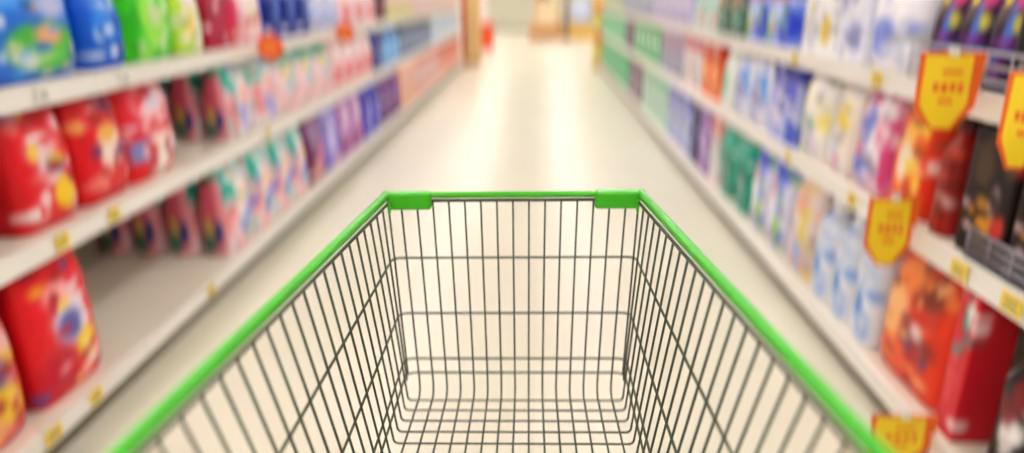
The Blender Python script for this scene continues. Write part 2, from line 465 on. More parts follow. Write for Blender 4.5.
 ('L3',3.092,3.423,1,'pouch',0.42,0.16,'f0e6ea',[('r',-0.5,0.72,0.36,0.16,'0fb09c',0.25),('e',0.2,0.85,0.6,0.12,'a8e0de',0.5),('e',-0.5,0.36,0.4,0.18,'ee7c84',0.4),('e',0.1,0.25,0.3,0.1,'8078dc',0.45),('e',0.55,0.34,0.3,0.1,'8a84e0',0.45),('e',0.4,0.55,0.4,0.1,'f4c0a0',0.5),('e',-0.1,0.08,0.6,0.07,'f4b0b4',0.5)],[('S',0,0.5,1.2,0.6,'e08c98',0.3),('S',0.1,0.5,0.5,0.5,'d85870',0.4),('S',-0.35,0.26,0.25,0.12,'2c3480',0.45),('S',0.2,0.3,0.22,0.12,'c8c050',0.45),('S',0.3,0.14,0.35,0.1,'1f7a60',0.5),('S',0,0.93,0.8,0.12,'109878',0.4),('S',0.85,0.5,0.15,0.5,'8c3850',0.5)],'refill_pouch','pouch','tall white teal pouch beside the bare bottom shelf','10a890',0,4,0,None),
 ('L3',3.437,4.353,3,'pouch',0.42,0.16,'f0e6ea',[('r',-0.5,0.72,0.36,0.16,'0fb09c',0.25),('e',0.2,0.85,0.6,0.12,'a8e0de',0.5),('e',-0.5,0.36,0.4,0.18,'ee7c84',0.4),('e',0.1,0.25,0.3,0.1,'8078dc',0.45),('e',0.55,0.34,0.3,0.1,'8a84e0',0.45),('e',0.4,0.55,0.4,0.1,'f4c0a0',0.5),('e',-0.1,0.08,0.6,0.07,'f4b0b4',0.5)],[],'refill_pouch','pouch','tall white pouch with a teal block on the bottom shelf','10a890',0,1,0,None),
 ('L3',4.375,4.746,1,'pouch',0.42,0.16,'6c1c50',[('e',0.4,0.3,0.5,0.25,'d060a0',0.4),('e',-0.3,0.15,0.4,0.14,'f0a070',0.5),('e',0,0.7,0.6,0.2,'a08cc0',0.5)],[],'refill_pouch','pouch','plum and pink pouch next to the white teal pouches',None,0,1,0,None),
 ('L3',4.771,5.18,1,'pouch',0.42,0.16,'9488dc',[('e',-0.3,0.5,0.4,0.3,'c8c0f0',0.5),('e',0.5,0.3,0.4,0.3,'5c3cb0',0.5),('e',0.1,0.1,0.5,0.1,'e0a0d0',0.5)],[],'refill_pouch','pouch','lilac pouch on the bottom shelf between plum and violet pouches',None,0,1,0,None),
 ('L3',5.18,5.872,2,'pouch',0.42,0.16,'b070b8',[('e',-0.2,0.6,0.5,0.25,'d8b4d8',0.5),('e',0.1,0.22,0.6,0.16,'8c1850',0.4),('e',0.5,0.35,0.4,0.2,'c860c0',0.5)],[],'refill_pouch','pouch','violet pink pouch with a wine base on the bottom shelf',None,0,1,0,None),
 ('L3',5.872,6.616,2,'pouch',0.42,0.16,'4a44c4',[('e',-0.2,0.75,0.5,0.16,'2018a0',0.4),('e',0.2,0.4,0.5,0.2,'8c88e4',0.5)],[],'refill_pouch','pouch','royal blue pouch on the bottom shelf',None,0,1,0,None),
 ('L3',6.616,7.559,3,'pouch',0.42,0.16,'702888',[('e',0.3,0.5,0.5,0.3,'a868d8',0.5),('e',-0.4,0.4,0.4,0.4,'4a0e40',0.4)],[],'refill_pouch','pouch','deep purple pouch on the bottom shelf',None,0,1,0,None),
 ('L3',7.559,8.486,3,'carton',0.4,0.2,'eca084',[('e',0,0.6,0.5,0.25,'e0b4cc',0.5),('e',0.1,0.2,0.6,0.14,'f0c484',0.5)],[],'soap_carton','carton','peach carton on the bottom shelf after the purple pouches',None,0,1,0,None),
 ('L3',8.486,10.584,6,'carton',0.4,0.2,'ee9c94',[('e',0,0.5,0.55,0.22,'c8d4e4',0.4),('e',0,0.9,0.9,0.12,'d84830',0.4)],[],'soap_carton','carton','coral carton with a pale oval on the bottom shelf',None,0,1,0,None),
 ('L3',10.584,13.595,7,'carton',0.4,0.2,'ec7c6c',[('e',0,0.85,0.9,0.16,'c02418',0.4),('e',0.1,0.4,0.5,0.2,'f0b4a4',0.5)],[],'soap_carton','carton','red coral carton by the corner post,bottom shelf',None,0,1,0,None),
 ('R1',1.613,1.831,1,'carton',0.34,0.18,'140e14',[('e',-0.2,0.18,0.35,0.16,'d8c4cc',0.4),('e',0.4,0.5,0.4,0.2,'2c1c28',0.5)],[],'soap_carton','carton','black carton with a pale patch beyond the wire fence end',None,0,1,0,None),
 ('R1',1.86,2.295,3,'pouch',0.3,0.12,'2c1038',[('e',-0.35,0.75,0.25,0.26,'e8d030',0.35),('e',0.3,0.55,0.3,0.22,'3c6cd0',0.4),('e',0.6,0.85,0.3,0.14,'c01c70',0.4),('e',-0.1,0.2,0.6,0.12,'7c2c90',0.5)],[],'refill_pouch','pouch','aubergine pouch with a yellow flash behind the wire fence',None,0.03,1,0,None),
 ('R1',2.308,2.633,1,'bag',0.34,0.16,'ece8f4',[('e',-0.3,0.3,0.6,0.18,'7c8cdc',0.4),('e',0.3,0.75,0.4,0.16,'f6f2f8',0.5),('e',0.6,0.3,0.25,0.3,'ccd0e4',0.5)],[],'detergent_bag','bag','white bag with a pale blue smear,next to the wire fence',None,0,1,0,None),
 ('R1',2.641,2.895,1,'carton',0.34,0.18,'dcdcee',[('e',0,0.7,0.6,0.2,'f2f0f8',0.5),('e',0.3,0.25,0.5,0.16,'8c90c8',0.5)],[],'soap_carton','carton','lilac white carton on the upper shelf beside the white bag',None,0,1,0,None),
 ('R1',2.915,3.277,1,'carton',0.34,0.18,'f0eef2',[('e',0.5,0.3,0.3,0.16,'e0c040',0.4),('e',-0.4,0.3,0.5,0.2,'ccccd8',0.5)],[],'soap_carton','carton','white carton with a small yellow spot on the upper shelf',None,0,1,0,None),
 ('R1',3.422,4.159,2,'carton',0.33,0.2,'8ea4ec',[('r',-0.1,0.85,0.9,0.18,'e8585c',0.3),('e',0.6,0.3,0.5,0.28,'1430c8',0.35),('e',-0.7,0.25,0.4,0.2,'6cb870',0.4),('e',-0.1,0.45,0.5,0.16,'ccd4f6',0.5)],[],'washing_powder_box','box','blue powder box with a red top on the upper shelf',None,0,1,0,None),
 ('R1',4.2,4.817,2,'carton',0.33,0.2,'18584c',[('e',-0.4,0.7,0.5,0.2,'e89060',0.4),('e',0.2,0.3,0.6,0.2,'4c8c80',0.5)],[],'soap_carton','carton','dark green carton with an orange patch on the upper shelf',None,0,1,0,None),
 ('R1',4.844,5.606,2,'pouch',0.33,0.16,'c8e0d8',[('e',0,0.5,0.5,0.2,'8cc8bc',0.5),('e',0.5,0.25,0.4,0.14,'e0a0a0',0.5)],[],'refill_pouch','pouch','pale mint pouch on the upper shelf',None,0,1,0,None),
 ('R1',5.643,7.588,5,'carton',0.32,0.2,'c0b8dc',[('e',0,0.5,0.5,0.2,'dcd6ee',0.5),('e',-0.3,0.2,0.4,0.14,'8c80b8',0.5)],[],'soap_carton','carton','lilac carton on the upper shelf',None,0,1,0,None),
 ('R1',7.655,10.073,6,'carton',0.32,0.2,'98a4bc',[('e',0,0.6,0.6,0.2,'c4cce0',0.5),('e',0.2,0.15,0.5,0.12,'5c6490',0.5)],[],'soap_carton','carton','grey blue carton on the upper shelf',None,0,1,0,None),
 ('R1',10.192,12.751,6,'carton',0.32,0.2,'a4bc9c',[('e',0,0.5,0.6,0.2,'d0d8b8',0.5)],[],'soap_carton','carton','sage green carton in the far upper run',None,0,1,0,None),
 ('R2',1.472,1.91,2,'carton',0.31,0.18,'180e10',[('e',-0.3,0.7,0.4,0.2,'4c3424',0.5),('e',0.3,0.45,0.24,0.14,'f0c8d4',0.35),('e',0.1,0.25,0.35,0.14,'d8902c',0.35),('e',0.6,0.3,0.25,0.12,'c02c2c',0.4)],[],'soap_carton','carton','black carton with pink and amber marks on the middle shelf',None,0,1,0,None),
 ('R2',1.951,2.062,1,'bottle',0.34,0.1,'9c1c18',[('e',0,0.4,0.5,0.25,'d84c2c',0.5)],[],'cleaner_bottle','bottle','dark red bottle squeezed between the orange bag and black cartons','5c0c10',0,1,0,None),
 ('R2',2.074,2.338,1,'bag',0.36,0.16,'f0541c',[('e',-0.1,0.5,0.55,0.3,'f8c078',0.4),('e',-0.2,0.42,0.35,0.14,'f4e8dc',0.4),('e',0.2,0.72,0.4,0.12,'f6d040',0.45),('e',0.3,0.25,0.4,0.14,'f8a030',0.5),('e',0.85,0.5,0.25,0.5,'d82c14',0.4)],[],'detergent_bag','bag','orange detergent bag with a pale label below the big pennant',None,0,1,0.03,None),
 ('R2',2.353,2.634,1,'bag',0.35,0.18,'ecc4d8',[('e',-0.2,0.62,0.35,0.2,'7c88d8',0.4),('e',0.2,0.85,0.5,0.12,'f4e6f0',0.4),('e',0.25,0.4,0.35,0.2,'f4f0f8',0.45),('e',0.5,0.55,0.2,0.1,'e05c80',0.45),('e',-0.1,0.22,0.6,0.12,'6478d0',0.5),('e',0.85,0.4,0.2,0.4,'d84888',0.4)],[],'detergent_bag','bag','pink bag with blue and white print beside the orange bag',None,0,1,0.03,None),
 ('R2',2.643,2.863,1,'pouch',0.34,0.14,'f0e4dc',[('e',0.2,0.55,0.5,0.2,'ecd048',0.4),('e',-0.2,0.3,0.5,0.18,'d8d8e8',0.5),('e',0.1,0.12,0.4,0.1,'d8a8b8',0.5)],[],'refill_pouch','pouch','cream pouch with a yellow patch before the pink bag','f0ecec',0,1,0,None),
 ('R2',2.874,3.183,1,'bag',0.34,0.16,'f0eae8',[('e',0.6,0.45,0.35,0.2,'f0dc6c',0.4),('e',-0.2,0.7,0.5,0.2,'fbf4ea',0.5),('e',-0.9,0.4,0.22,0.6,'2ca858',0.35),('e',0.1,0.2,0.6,0.16,'d4c8dc',0.5)],[],'detergent_bag','bag','white bag with a green edge on the middle shelf',None,0,1,0,None),
 ('R2',3.196,3.612,1,'carton',0.34,0.18,'b0b4ec',[('r',0.1,0.9,1,0.13,'10187c',0.3),('e',-0.3,0.4,0.4,0.25,'dcd4f0',0.5),('e',0.6,0.14,0.4,0.16,'2044c8',0.4),('e',0.4,0.68,0.4,0.1,'4c5ce0',0.5)],[],'washing_powder_box','box','lilac powder box with a navy top on the middle shelf',None,0,1,0,None),
 ('R2',3.629,4.301,2,'bag',0.34,0.18,'dfe2f6',[('e',-0.35,0.5,0.35,0.22,'4c78dc',0.4),('e',0.4,0.6,0.3,0.18,'3c90ec',0.4),('e',0.1,0.32,0.3,0.1,'d88c98',0.45),('e',0.2,0.88,0.5,0.12,'f4f0fa',0.5),('e',-0.3,0.14,0.4,0.12,'a0a8e4',0.5)],[],'detergent_bag','bag','white bag dappled with blue on the middle shelf',None,0,1,0,None),
 ('R2',4.325,4.599,1,'pouch',0.33,0.14,'e6ece8',[('e',-0.2,0.4,0.5,0.2,'4cb894',0.4),('e',0.1,0.85,0.4,0.12,'fafafa',0.4)],[],'refill_pouch','pouch','white pouch with a mint patch on the middle shelf','f4f4f4',0,1,0,None),
 ('R2',4.625,5.127,2,'carton',0.33,0.18,'ee6a30',[('r',0,0.88,1.1,0.14,'cc2414',0.3),('e',-0.2,0.4,0.5,0.2,'f8b450',0.5)],[],'soap_carton','carton','orange carton with a red top on the middle shelf',None,0,1,0,None),
 ('R2',5.16,5.829,2,'carton',0.33,0.18,'e8dce0',[('r',0,0.88,1.1,0.14,'cc3848',0.3),('e',0,0.3,0.5,0.2,'a8bcb4',0.5)],[],'soap_carton','carton','white carton with a red top on the middle shelf',None,0,1,0,None),
 ('R2',5.871,6.856,3,'carton',0.33,0.18,'a4a8c8',[('e',0.3,0.5,0.4,0.3,'5c6484',0.5),('e',-0.3,0.7,0.4,0.16,'d48094',0.5)],[],'soap_carton','carton','slate lilac carton on the middle shelf',None,0,1,0,None),
 ('R2',6.914,8.837,5,'carton',0.33,0.18,'3cb474',[('e',0,0.5,0.65,0.22,'e4f4ec',0.35),('e',0,0.9,0.8,0.1,'0c8444',0.5)],[],'soap_carton','carton','green carton with a white oval on the middle shelf',None,0,1,0,None),
 ('R2',8.932,9.658,2,'carton',0.33,0.18,'5c3060',[('e',0,0.5,0.5,0.2,'8c6090',0.5)],[],'soap_carton','carton','plum carton between green runs on the middle shelf',None,0,1,0,None),
 ('R2',9.771,13.142,7,'carton',0.33,0.18,'58c494',[('e',0,0.45,0.6,0.25,'8cdcb8',0.5),('r',0,0.92,1,0.08,'14a05c',0.4)],[],'soap_carton','carton','mint green carton in the far middle run',None,0,1,0,None),
 ('R3',1.27,1.616,2,'bottle',0.42,0.14,'140c10',[('e',0,0.35,0.4,0.14,'d8d0d4',0.4),('e',0.2,0.6,0.4,0.12,'7c1820',0.5)],[],'cleaner_bottle','bottle','black bottle with a small white label at the near end','1c1014',0,1,0,None),
 ('R3',1.721,1.817,1,'carton',0.44,0.12,'d41c2c',[('e',0.1,0.75,0.4,0.2,'508c84',0.4),('e',0.3,0.82,0.3,0.1,'e4d8cc',0.4),('e',-0.3,0.4,0.4,0.2,'e84850',0.5)],[],'soap_carton','carton','tall red carton between the orange bag and black bottles',None,0,1,0,None),
 ('R3',1.828,2.239,1,'bag',0.4,0.22,'e83a1c',[('e',-0.55,0.45,0.5,0.35,'f8b878',0.4),('e',0.25,0.4,0.5,0.2,'c8281c',0.4),('e',0.2,0.38,0.32,0.08,'5c4078',0.45),('e',0.3,0.78,0.4,0.12,'7c2c1c',0.5),('e',-0.3,0.82,0.4,0.12,'f08840',0.5),('e',-0.4,0.2,0.4,0.12,'f05c28',0.5)],[],'detergent_bag','bag','large orange red bag on the bottom shelf under the middle pennant',None,0,1,0,None),
 ('R3',2.254,2.851,3,'bottle',0.42,0.15,'e0e2ee',[('e',-0.2,0.3,0.35,0.13,'5c90e0',0.5),('e',0.2,0.62,0.6,0.2,'bcccec',0.5),('e',0.4,0.42,0.3,0.1,'f0f0f8',0.5),('e',0.3,0.15,0.4,0.1,'6c98e4',0.5)],[],'cleaner_bottle','bottle','white bottle with pale blue label on the bottom shelf','f4f2f4',0,1,0,None),
 ('R3',2.863,3.167,1,'pouch',0.42,0.15,'e0ccc8',[('e',0.3,0.5,0.4,0.18,'e8cc50',0.4),('e',-0.3,0.72,0.5,0.14,'e8a89c',0.45),('e',0.2,0.2,0.5,0.16,'a0a8dc',0.5)],[],'refill_pouch','pouch','beige pouch with a yellow spot on the bottom shelf',None,0,1,0,None),
 ('R3',3.182,3.759,2,'bag',0.42,0.18,'d8d4ec',[('e',0.1,0.88,0.8,0.15,'1c34d0',0.3),('e',0.15,0.55,0.35,0.2,'7c98e8',0.4),('e',0.2,0.2,0.45,0.14,'8cd448',0.35),('e',-0.5,0.4,0.4,0.2,'f0ecf4',0.5),('e',-0.4,0.65,0.3,0.1,'d8a0b8',0.5)],[],'detergent_bag','bag','white bag with a royal blue top and lime foot',None,0,1,0,None),
 ('R3',3.799,4.45,2,'tub',0.36,0.2,'0c947c',[('e',0,0.45,0.4,0.22,'076450',0.45),('e',-0.2,0.75,0.6,0.12,'2cb49c',0.5)],[],'detergent_tub','tub','teal green plastic tub with a lid on the bottom shelf','14a890',0,1,0,None),
 ('R3',4.477,4.705,1,'carton',0.42,0.18,'e4d4d8',[('r',0,0.86,1.1,0.16,'d8482c',0.35),('e',0,0.4,0.5,0.2,'b8c8cc',0.5)],[],'soap_carton','carton','pale carton with an orange top right behind the teal tub',None,0,1,0,None),
 ('R3',4.735,5.056,1,'carton',0.42,0.18,'8c5cac',[('e',0,0.4,0.5,0.25,'c0a8d8',0.5)],[],'soap_carton','carton','purple carton on the bottom shelf before the navy carton',None,0,1,0,None),
 ('R3',5.09,5.305,1,'carton',0.42,0.18,'1c1c60',[('e',0,0.4,0.5,0.2,'34348c',0.5)],[],'soap_carton','carton','single navy carton on the bottom shelf beside the lavender ones',None,0,1,0,None),
 ('R3',5.343,6.316,3,'carton',0.42,0.18,'a4a8e0',[('e',0.4,0.85,0.6,0.14,'3440b4',0.4),('e',-0.2,0.4,0.5,0.22,'c8d8e4',0.5)],[],'soap_carton','carton','lavender blue carton on the bottom shelf',None,0,1,0,None),
 ('R3',6.369,7.923,4,'carton',0.42,0.18,'a4d4b8',[('e',0.2,0.85,0.6,0.14,'108c4c',0.4),('e',0,0.4,0.5,0.22,'d4dce4',0.5)],[],'soap_carton','carton','pale mint carton with a green top on the bottom shelf',None,0,1,0,None),
 ('R3',8.003,9.107,3,'carton',0.42,0.18,'6c4460',[('e',0,0.85,0.8,0.14,'401030',0.4),('e',0,0.3,0.5,0.2,'a898b0',0.5)],[],'soap_carton','carton','plum carton on the bottom shelf',None,0,1,0,None),
 ('R3',9.212,12.896,8,'carton',0.42,0.18,'1cac6c',[('e',0,0.4,0.55,0.22,'5cd09c',0.5),('r',0,0.93,1,0.07,'088848',0.4)],[],'soap_carton','carton','emerald carton in the far bottom run',None,0,1,0,None),
]
# ------------------------------------------------------------------ setting
def struct(name, bm, mat):
    return tag(obj(name, bm, mat), kind='structure')
WALL = material('wall_paint', 'd6d0c0', .7, vary=.03, scale=1)
struct('floor', box(-9, 9, -8, 32, -.1, 0), floor_material())
struct('ceiling', box(-9, 9, -8, 32, 3.6, 3.7), material('ceiling_paint', 'efece6', .8, vary=.02, scale=1))
struct('wall_back', box(-9, 9, 32, 32.15, 0, 3.6), WALL)
struct('wall_left', box(-9.15, -9, -8, 32, 0, 3.6), WALL)
struct('wall_right', box(9, 9.15, -8, 32, 0, 3.6), WALL)
struct('wall_front', box(-9, 9, -8.15, -8, 0, 3.6), WALL)
struct('baseboard_back', box(-8.9, 8.9, 31.97, 31.999, .0, .12), material('skirting_grey', '9a9488', .6))

TUBE = emitter('tube_glow', (1.0, .98, .95), LAMP)
HOUS = material('lamp_housing', 'f2f2f0', .5)
for X, where in ((-4.3, 'beyond the left shelving'), (-1.65, 'over the left side of the aisle'), (.85, 'over the right side of the aisle'), (3.5, 'beyond the right shelving')):
    t = tag(empty('ceiling_light', (X, 12, 3.6)), 'continuous line of white tube lamps on the ceiling ' + where, 'light', 'ceiling lamp lines')
    obj('lamp_housing', box(-.16, .16, -19, 19, -.07, -.001), HOUS, t)
    b = bmesh.new()
    for s in (-.075, .075):
        add_tube(b, [(s, -18.95, -.105), (s, 18.95, -.105)], .03, 8)
    obj('lamp_tube', b, TUBE, t)

# ------------------------------------------------------------------ gondola shelving
STEEL = material('shelf_enamel', 'f0e6d8', .35, vary=.03, scale=3)
RAIL = material('price_rail_plastic', 'ece6e0', .3, vary=.03, scale=3)
KICK = material('kick_plate_grey', '6e6450', .5, vary=.08, scale=5)
BACK = material('back_panel_enamel', 'a89a8a', .5, vary=.04, scale=3)
UPR = material('upright_grey', '8e887e', .4, vary=.05)
XF = {'L': -1.42, 'R': 1.15}
def gondola(side, y0, y1, idx, n):
    s = -1 if side == 'L' else 1
    f = abs(XF[side])
    nm = 'left' if side == 'L' else 'right'
    t = tag(empty('shelf_unit', (s * f, (y0 + y1) / 2, 0)),
            'cream steel shelf unit of the %s run, %s along from the near end' % (nm, ORD[idx]), 'shelving', 'shelf units of the ' + nm + ' run')
    L = (y1 - y0) / 2 - .001
    D = .70
    def bx(a, b, *r, **k):   # depth a..b away from the aisle
        return box(min(s * a, s * b), max(s * a, s * b), *r, **k)
    obj('kick_plate', bx(.035, .055, -L, L, 0, .085), KICK, t)
    obj('back_panel', bx(D, D + .02, -L, L, 0.001, 1.75), BACK, t)
    for q in (-1, 1):
        obj('upright', bx(D - .04, D, min(q * L, q * (L - .03)), max(q * L, q * (L - .03)), .001, 1.78), UPR, t)
    for z in (.14, .67, 1.10):
        sh = obj('shelf_board', bx(.012, D - .042, -L, L, z - .03, z), STEEL, t)
        b = bx(0, .011, -L, L, z - .062, z + .004, bevel=.003)
        add_box(b, min(s * -.004, s * 0), max(s * -.004, s * 0), -L, L, z - .062, z - .056)
        add_box(b, min(s * -.004, s * 0), max(s * -.004, s * 0), -L, L, z - .004, z + .004)
        obj('price_rail', b, RAIL, sh)
        if z > .2:
            for q in (-1, 1):
                b = bmesh.new()
                yy = q * (L - .035)
                vs = [b.verts.new((s * a, yy + e_, zz)) for e_ in (-.002, .002) for a, zz in ((.32, z - .031), (D - .045, z - .031), (D - .045, z - .16), (D - .12, z - .16), (.34, z - .05))]
                b.faces.new(vs[:5]); b.faces.new(vs[5:][::-1])
                for k in range(5):
                    b.faces.new((vs[k], vs[5 + k], vs[5 + (k + 1) % 5], vs[(k + 1) % 5]))
                bmesh.ops.recalc_face_normals(b, faces=b.faces)
                obj('bracket', b, UPR, sh)
    return t
for side, ya, yb, n in (('L', -.65, 13.85, 10), ('R', -.65, 13.15, 10)):
    for i in range(n):
        gondola(side, ya + (yb - ya) * i / n, ya + (yb - ya) * (i + 1) / n, i, n)

# ------------------------------------------------------------------ packs on the shelves
for idx, (row, y0, y1, n, kind, h, d, base, blobs, side, name, cat, label, cap, setb, deep, lean, side_col) in enumerate(ITEMS):
    L = row[0] == 'L'
    step = (y1 - y0) / n
    w = step - (.012 if kind in ('bag', 'pouch') else .008)
    z = ROWZ[row[1]] + .0012
    h = h + .032 if row[1] == '2' else h + .045 if row[1] == '3' else h
    root = pack_parts(kind, w, d, h, base, blobs, side, cap, lean, side_col, idx * 3.7)
    root.name = name
    first = True
    for k in range(n):
        for q in range(deep if k == 0 else 1):
            o = root if first else copy_tree(root)
            first = False
            y = y0 + step * (k + .5)
            x = (1.45 + setb + d / 2 + q * (d + .008)) * -1 if L else 1.18 + setb + d / 2 + q * (d + .008)
            o.location = (x, y, z)
            o.rotation_euler = (0, 0, (PI / 2 if L else -PI / 2) + (random.uniform(-.03, .03) if kind == 'bottle' else 0))
            lb = label
            if n > 1:
                lb += ', %snearest of %s' % (ORD[k] + ' ' if k else '', NUM[n])
            if q:
                lb = label + ', ' + ORD[q] + ' one deep'
            tag(o, lb, cat, None if n == 1 else '%s packs on shelf: %s' % (cat, label.split(',')[0]))

# ------------------------------------------------------------------ price tags in the rails
YEL = material('yellow_tag_card', 'f0cf3a', .5, vary=.08, scale=40)
WHT = material('white_tag_card', 'eeeae4', .5, vary=.05, scale=40)
GRY = plain('8a8270', .6)
def price_tag(side, shelf, y, w, hexm, what):
    s = -1 if side == 'L' else 1
    z = ROWZ[shelf] - .03
    t = tag(empty('shelf_price_tag', (s * (abs(XF[side]) - .0052), y, z)), what, 'price tag', 'price tags in the shelf rails')
    e_ = -s   # toward the aisle
    obj('tag_card', box(min(0, -s * .003), max(0, -s * .003), -w / 2, w / 2, -.023, .023), hexm, t)
    b = bmesh.new()
    for zz, hw in ((.010, .36), (-.002, .26), (-.013, .40)):
        add_box(b, min(-s * .003, -s * .0035), max(-s * .003, -s * .0035), -w * hw, w * hw, zz - .0025, zz + .0025)
    obj('tag_print', b, GRY, t)
for a in TAGS:
    price_tag(a[0], a[1], a[2], a[3], YEL if a[4] == 'y' else WHT, a[5])

# ------------------------------------------------------------------ hanging signs
ORG = plain('f0681c', .5)
YEG = plain('ffd828', .5)
RED = plain('d8301c', .5)
def prism(bm, poly, y0, y1):
    a = [bm.verts.new((x, y0, z)) for x, z in poly]
    b = [bm.verts.new((x, y1, z)) for x, z in poly]
    bm.faces.new(a); bm.faces.new(b[::-1])
    for i in range(len(poly)):
        j = (i + 1) % len(poly)
        bm.faces.new((a[i], b[i], b[j], a[j]))
    bmesh.ops.recalc_face_normals(bm, faces=bm.faces)
    return bm
def pennant(loc, w, h, label, rz=0.0):
    t = tag(empty('hanging_promo_sign', loc, rz), label, 'sign', 'orange and yellow promo signs')
    P = [(-w / 2, 0), (w / 2, 0), (w / 2 * .93, -h * .72), (w * .16, -h), (-w * .16, -h), (-w / 2 * .93, -h * .72)]
    obj('sign_card', prism(bmesh.new(), P, -.002, .002), ORG, t)
    Q = [(-w * .42, -h * .04), (w * .30, -h * .04), (w * .33, -h * .66), (w * .14, -h * .97), (-w * .14, -h * .97), (-w * .40, -h * .68)]
    obj('yellow_panel', prism(bmesh.new(), Q, -.0045, -.0021), YEG, t)
    for i, (xx, zz, ww, hh) in enumerate(((-.2, -.44, .09, .10), (-.07, -.45, .09, .12), (.06, -.44, .09, .10), (.18, -.45, .07, .12), (-.02, -.62, .22, .05), (.02, -.25, .3, .05))):
        obj('red_mark', box(w * (xx - ww / 2), w * (xx + ww / 2), -.006, -.0046, h * (zz - hh / 2), h * (zz + hh / 2)), ORG, t)
    obj('hanging_clip', box(-.012, .012, -.006, .006, -.010, .012, bevel=.002), plain('e8e4e0', .3), t)
    return t
for a in PENNANTS:
    pennant(*a)
def disc_sign(loc, r, label):
    t = tag(empty('shelf_disc_sign', loc), label, 'sign', 'round orange shelf signs')
    n = 36
    P = [(r * math.cos(2 * PI * i / n), r * math.sin(2 * PI * i / n)) for i in range(n)]
    obj('sign_card', prism(bmesh.new(), P, -.003, .003), plain('ee5a1e', .5), t)
    Q = [(x * .62, z * .35) for x, z in P]
    obj('print_patch', prism(bmesh.new(), Q, -.0045, -.0031), plain('f08a3c', .5), t)
    obj('sign_clip', box(-r - .03, -r * .9, -.004, .004, -.012, .012), plain('e8e4e0', .3), t)
for a in DISCS:
    disc_sign(*a)

# ------------------------------------------------------------------ wire fences on the right shelves
FW = material('fence_chrome', '9c98a4', .3, metal=.6)
def fence(y0, y1, z, bars, label):
    t = tag(empty('shelf_wire_fence', (1.170, (y0 + y1) / 2, z + .0012)), label, 'wire fence')
    L = (y1 - y0) / 2
    for hz in bars:
        obj('fence_bar', add_tube(bmesh.new(), [(0, -L, hz), (0, L, hz)], .006), FW, t, smooth=True)
    m = int((y1 - y0) / .09)
    for i in range(m + 1):
        y = -L + .004 + (2 * L - .008) * i / m
        obj('fence_wire', add_tube(bmesh.new(), [(-.004, y, .001), (-.004, y, bars[-1] + .004)], .0025, 6), FW, t, smooth=True)
    obj('foot_rail', box(-.006, .012, -L, L, 0, .004), FW, t)
fence(1.5, 2.28, 1.10, (.03, .065, .10), 'low wire fence along the upper shelf in front of aubergine pouches')
fence(1.45, 1.82, .67, (.025, .05, .075), 'low wire fence on the middle shelf before the black cartons')

# ------------------------------------------------------------------ far end of the aisle
t = tag(empty('end_display', (-1.25, 14.15, 0)), 'tan and red cardboard end display closing the left shelving', 'display')
obj('display_body', box(-.10, .15, -.2, .2, .001, 1.7, bevel=.01), plain('e2bc80', .6), t)
obj('red_side_panel', box(-.19, -.101, -.21, .2, .001, 1.7, bevel=.005), plain('cc4428', .6), t)
obj('display_base', box(-.20, .16, -.22, .21, 0.0, .1, bevel=.005), plain('c49858', .6), t)
t = tag(empty('end_display', (1.12, 13.45, 0)), 'slim yellow and orange end display closing the right shelving', 'display')
obj('display_body', box(-.07, .10, -.18, .18, .001, 1.7, bevel=.01), plain('f0dc84', .6), t)
for zz in (.5, 1.0, 1.45):
    obj('orange_band', box(-.075, .105, -.19, .185, zz, zz + .16), plain('ec8848', .6), t)
obj('display_base', box(-.08, .11, -.2, .2, 0, .08), plain('d8b060', .6), t)

def bin_(loc, w, d, h, col, label, slats=5):
    t = tag(empty('display_bin', loc), label, 'display bin')
    m = plain(col, .6)
    for q in (-1, 1):
        for p in (-1, 1):
            obj('corner_post', box(q * w / 2 - .03, q * w / 2 + .03, p * d / 2 - .03, p * d / 2 + .03, 0, h), m, t)
    b = bmesh.new()
    for i in range(slats):
        z0 = .06 + (h - .08) * i / slats
        z1 = z0 + (h - .08) / slats * .86
        for p in (-1, 1):
            add_box(b, -w / 2 + .031, w / 2 - .031, p * d / 2 - .012, p * d / 2 + .012, z0, z1)
            add_box(b, p * w / 2 - .012, p * w / 2 + .012, -d / 2 + .031, d / 2 - .031, z0, z1)
    obj('slat_walls', b, m, t)
    obj('deck_board', box(-w / 2 + .031, w / 2 - .031, -d / 2 + .031, d / 2 - .031, h - .06, h - .03), m, t)
bin_((.30, 21.8, 0), .98, .7, .42, 'd89858', 'tan slatted wooden bin under the big cream carton at the aisle end')
bin_((1.30, 21.8, 0), .62, .6, .46, 'f2c040', 'yellow slatted bin under the pale blue sack at the aisle end')
def solo(kind, w, d, h, base, blobs, loc, name, cat, label, cap=None):
    o = pack_parts(kind, w, d, h, base, blobs, (), cap, 0, None, loc[1])
    o.name = name
    o.location = loc
    tag(o, label, cat)
solo('carton', .72, .5, .78, 'f0dcb8', [('r', -1, .5, .12, 1, 'e0a458', .3), ('r', 1, .5, .12, 1, 'e0a458', .3)], (.30, 21.8, .393), 'packing_carton', 'carton', 'big cream carton with tan edges standing on the wooden bin')
solo('carton', .4, .4, .36, '8c2420', [], (.18, 21.8, 1.175), 'packing_carton', 'carton', 'dark red carton on top of the big cream carton')
solo('bag', .58, .4, .72, 'c4d0f4', [('e', 0, .6, .5, .2, 'e4e8fa', .5)], (1.30, 21.8, .433), 'large_sack', 'sack', 'pale blue sack standing on the yellow bin')
t = tag(empty('floor_post', (.90, 21.7, 0)), 'slim dark grey post between the two display bins', 'post')
obj('post_shaft', add_lathe(bmesh.new(), [(.05, .02), (.05, 1.25), (.035, 1.28)], 16), plain('5c6070', .4), t)
obj('post_foot', add_lathe(bmesh.new(), [(.09, 0), (.09, .02)], 24), plain('5c6070', .4), t)
t = tag(empty('storage_crate', (-1.28, 18.0, 0)), 'bright orange plastic crate on the floor beyond the left shelving', 'crate')
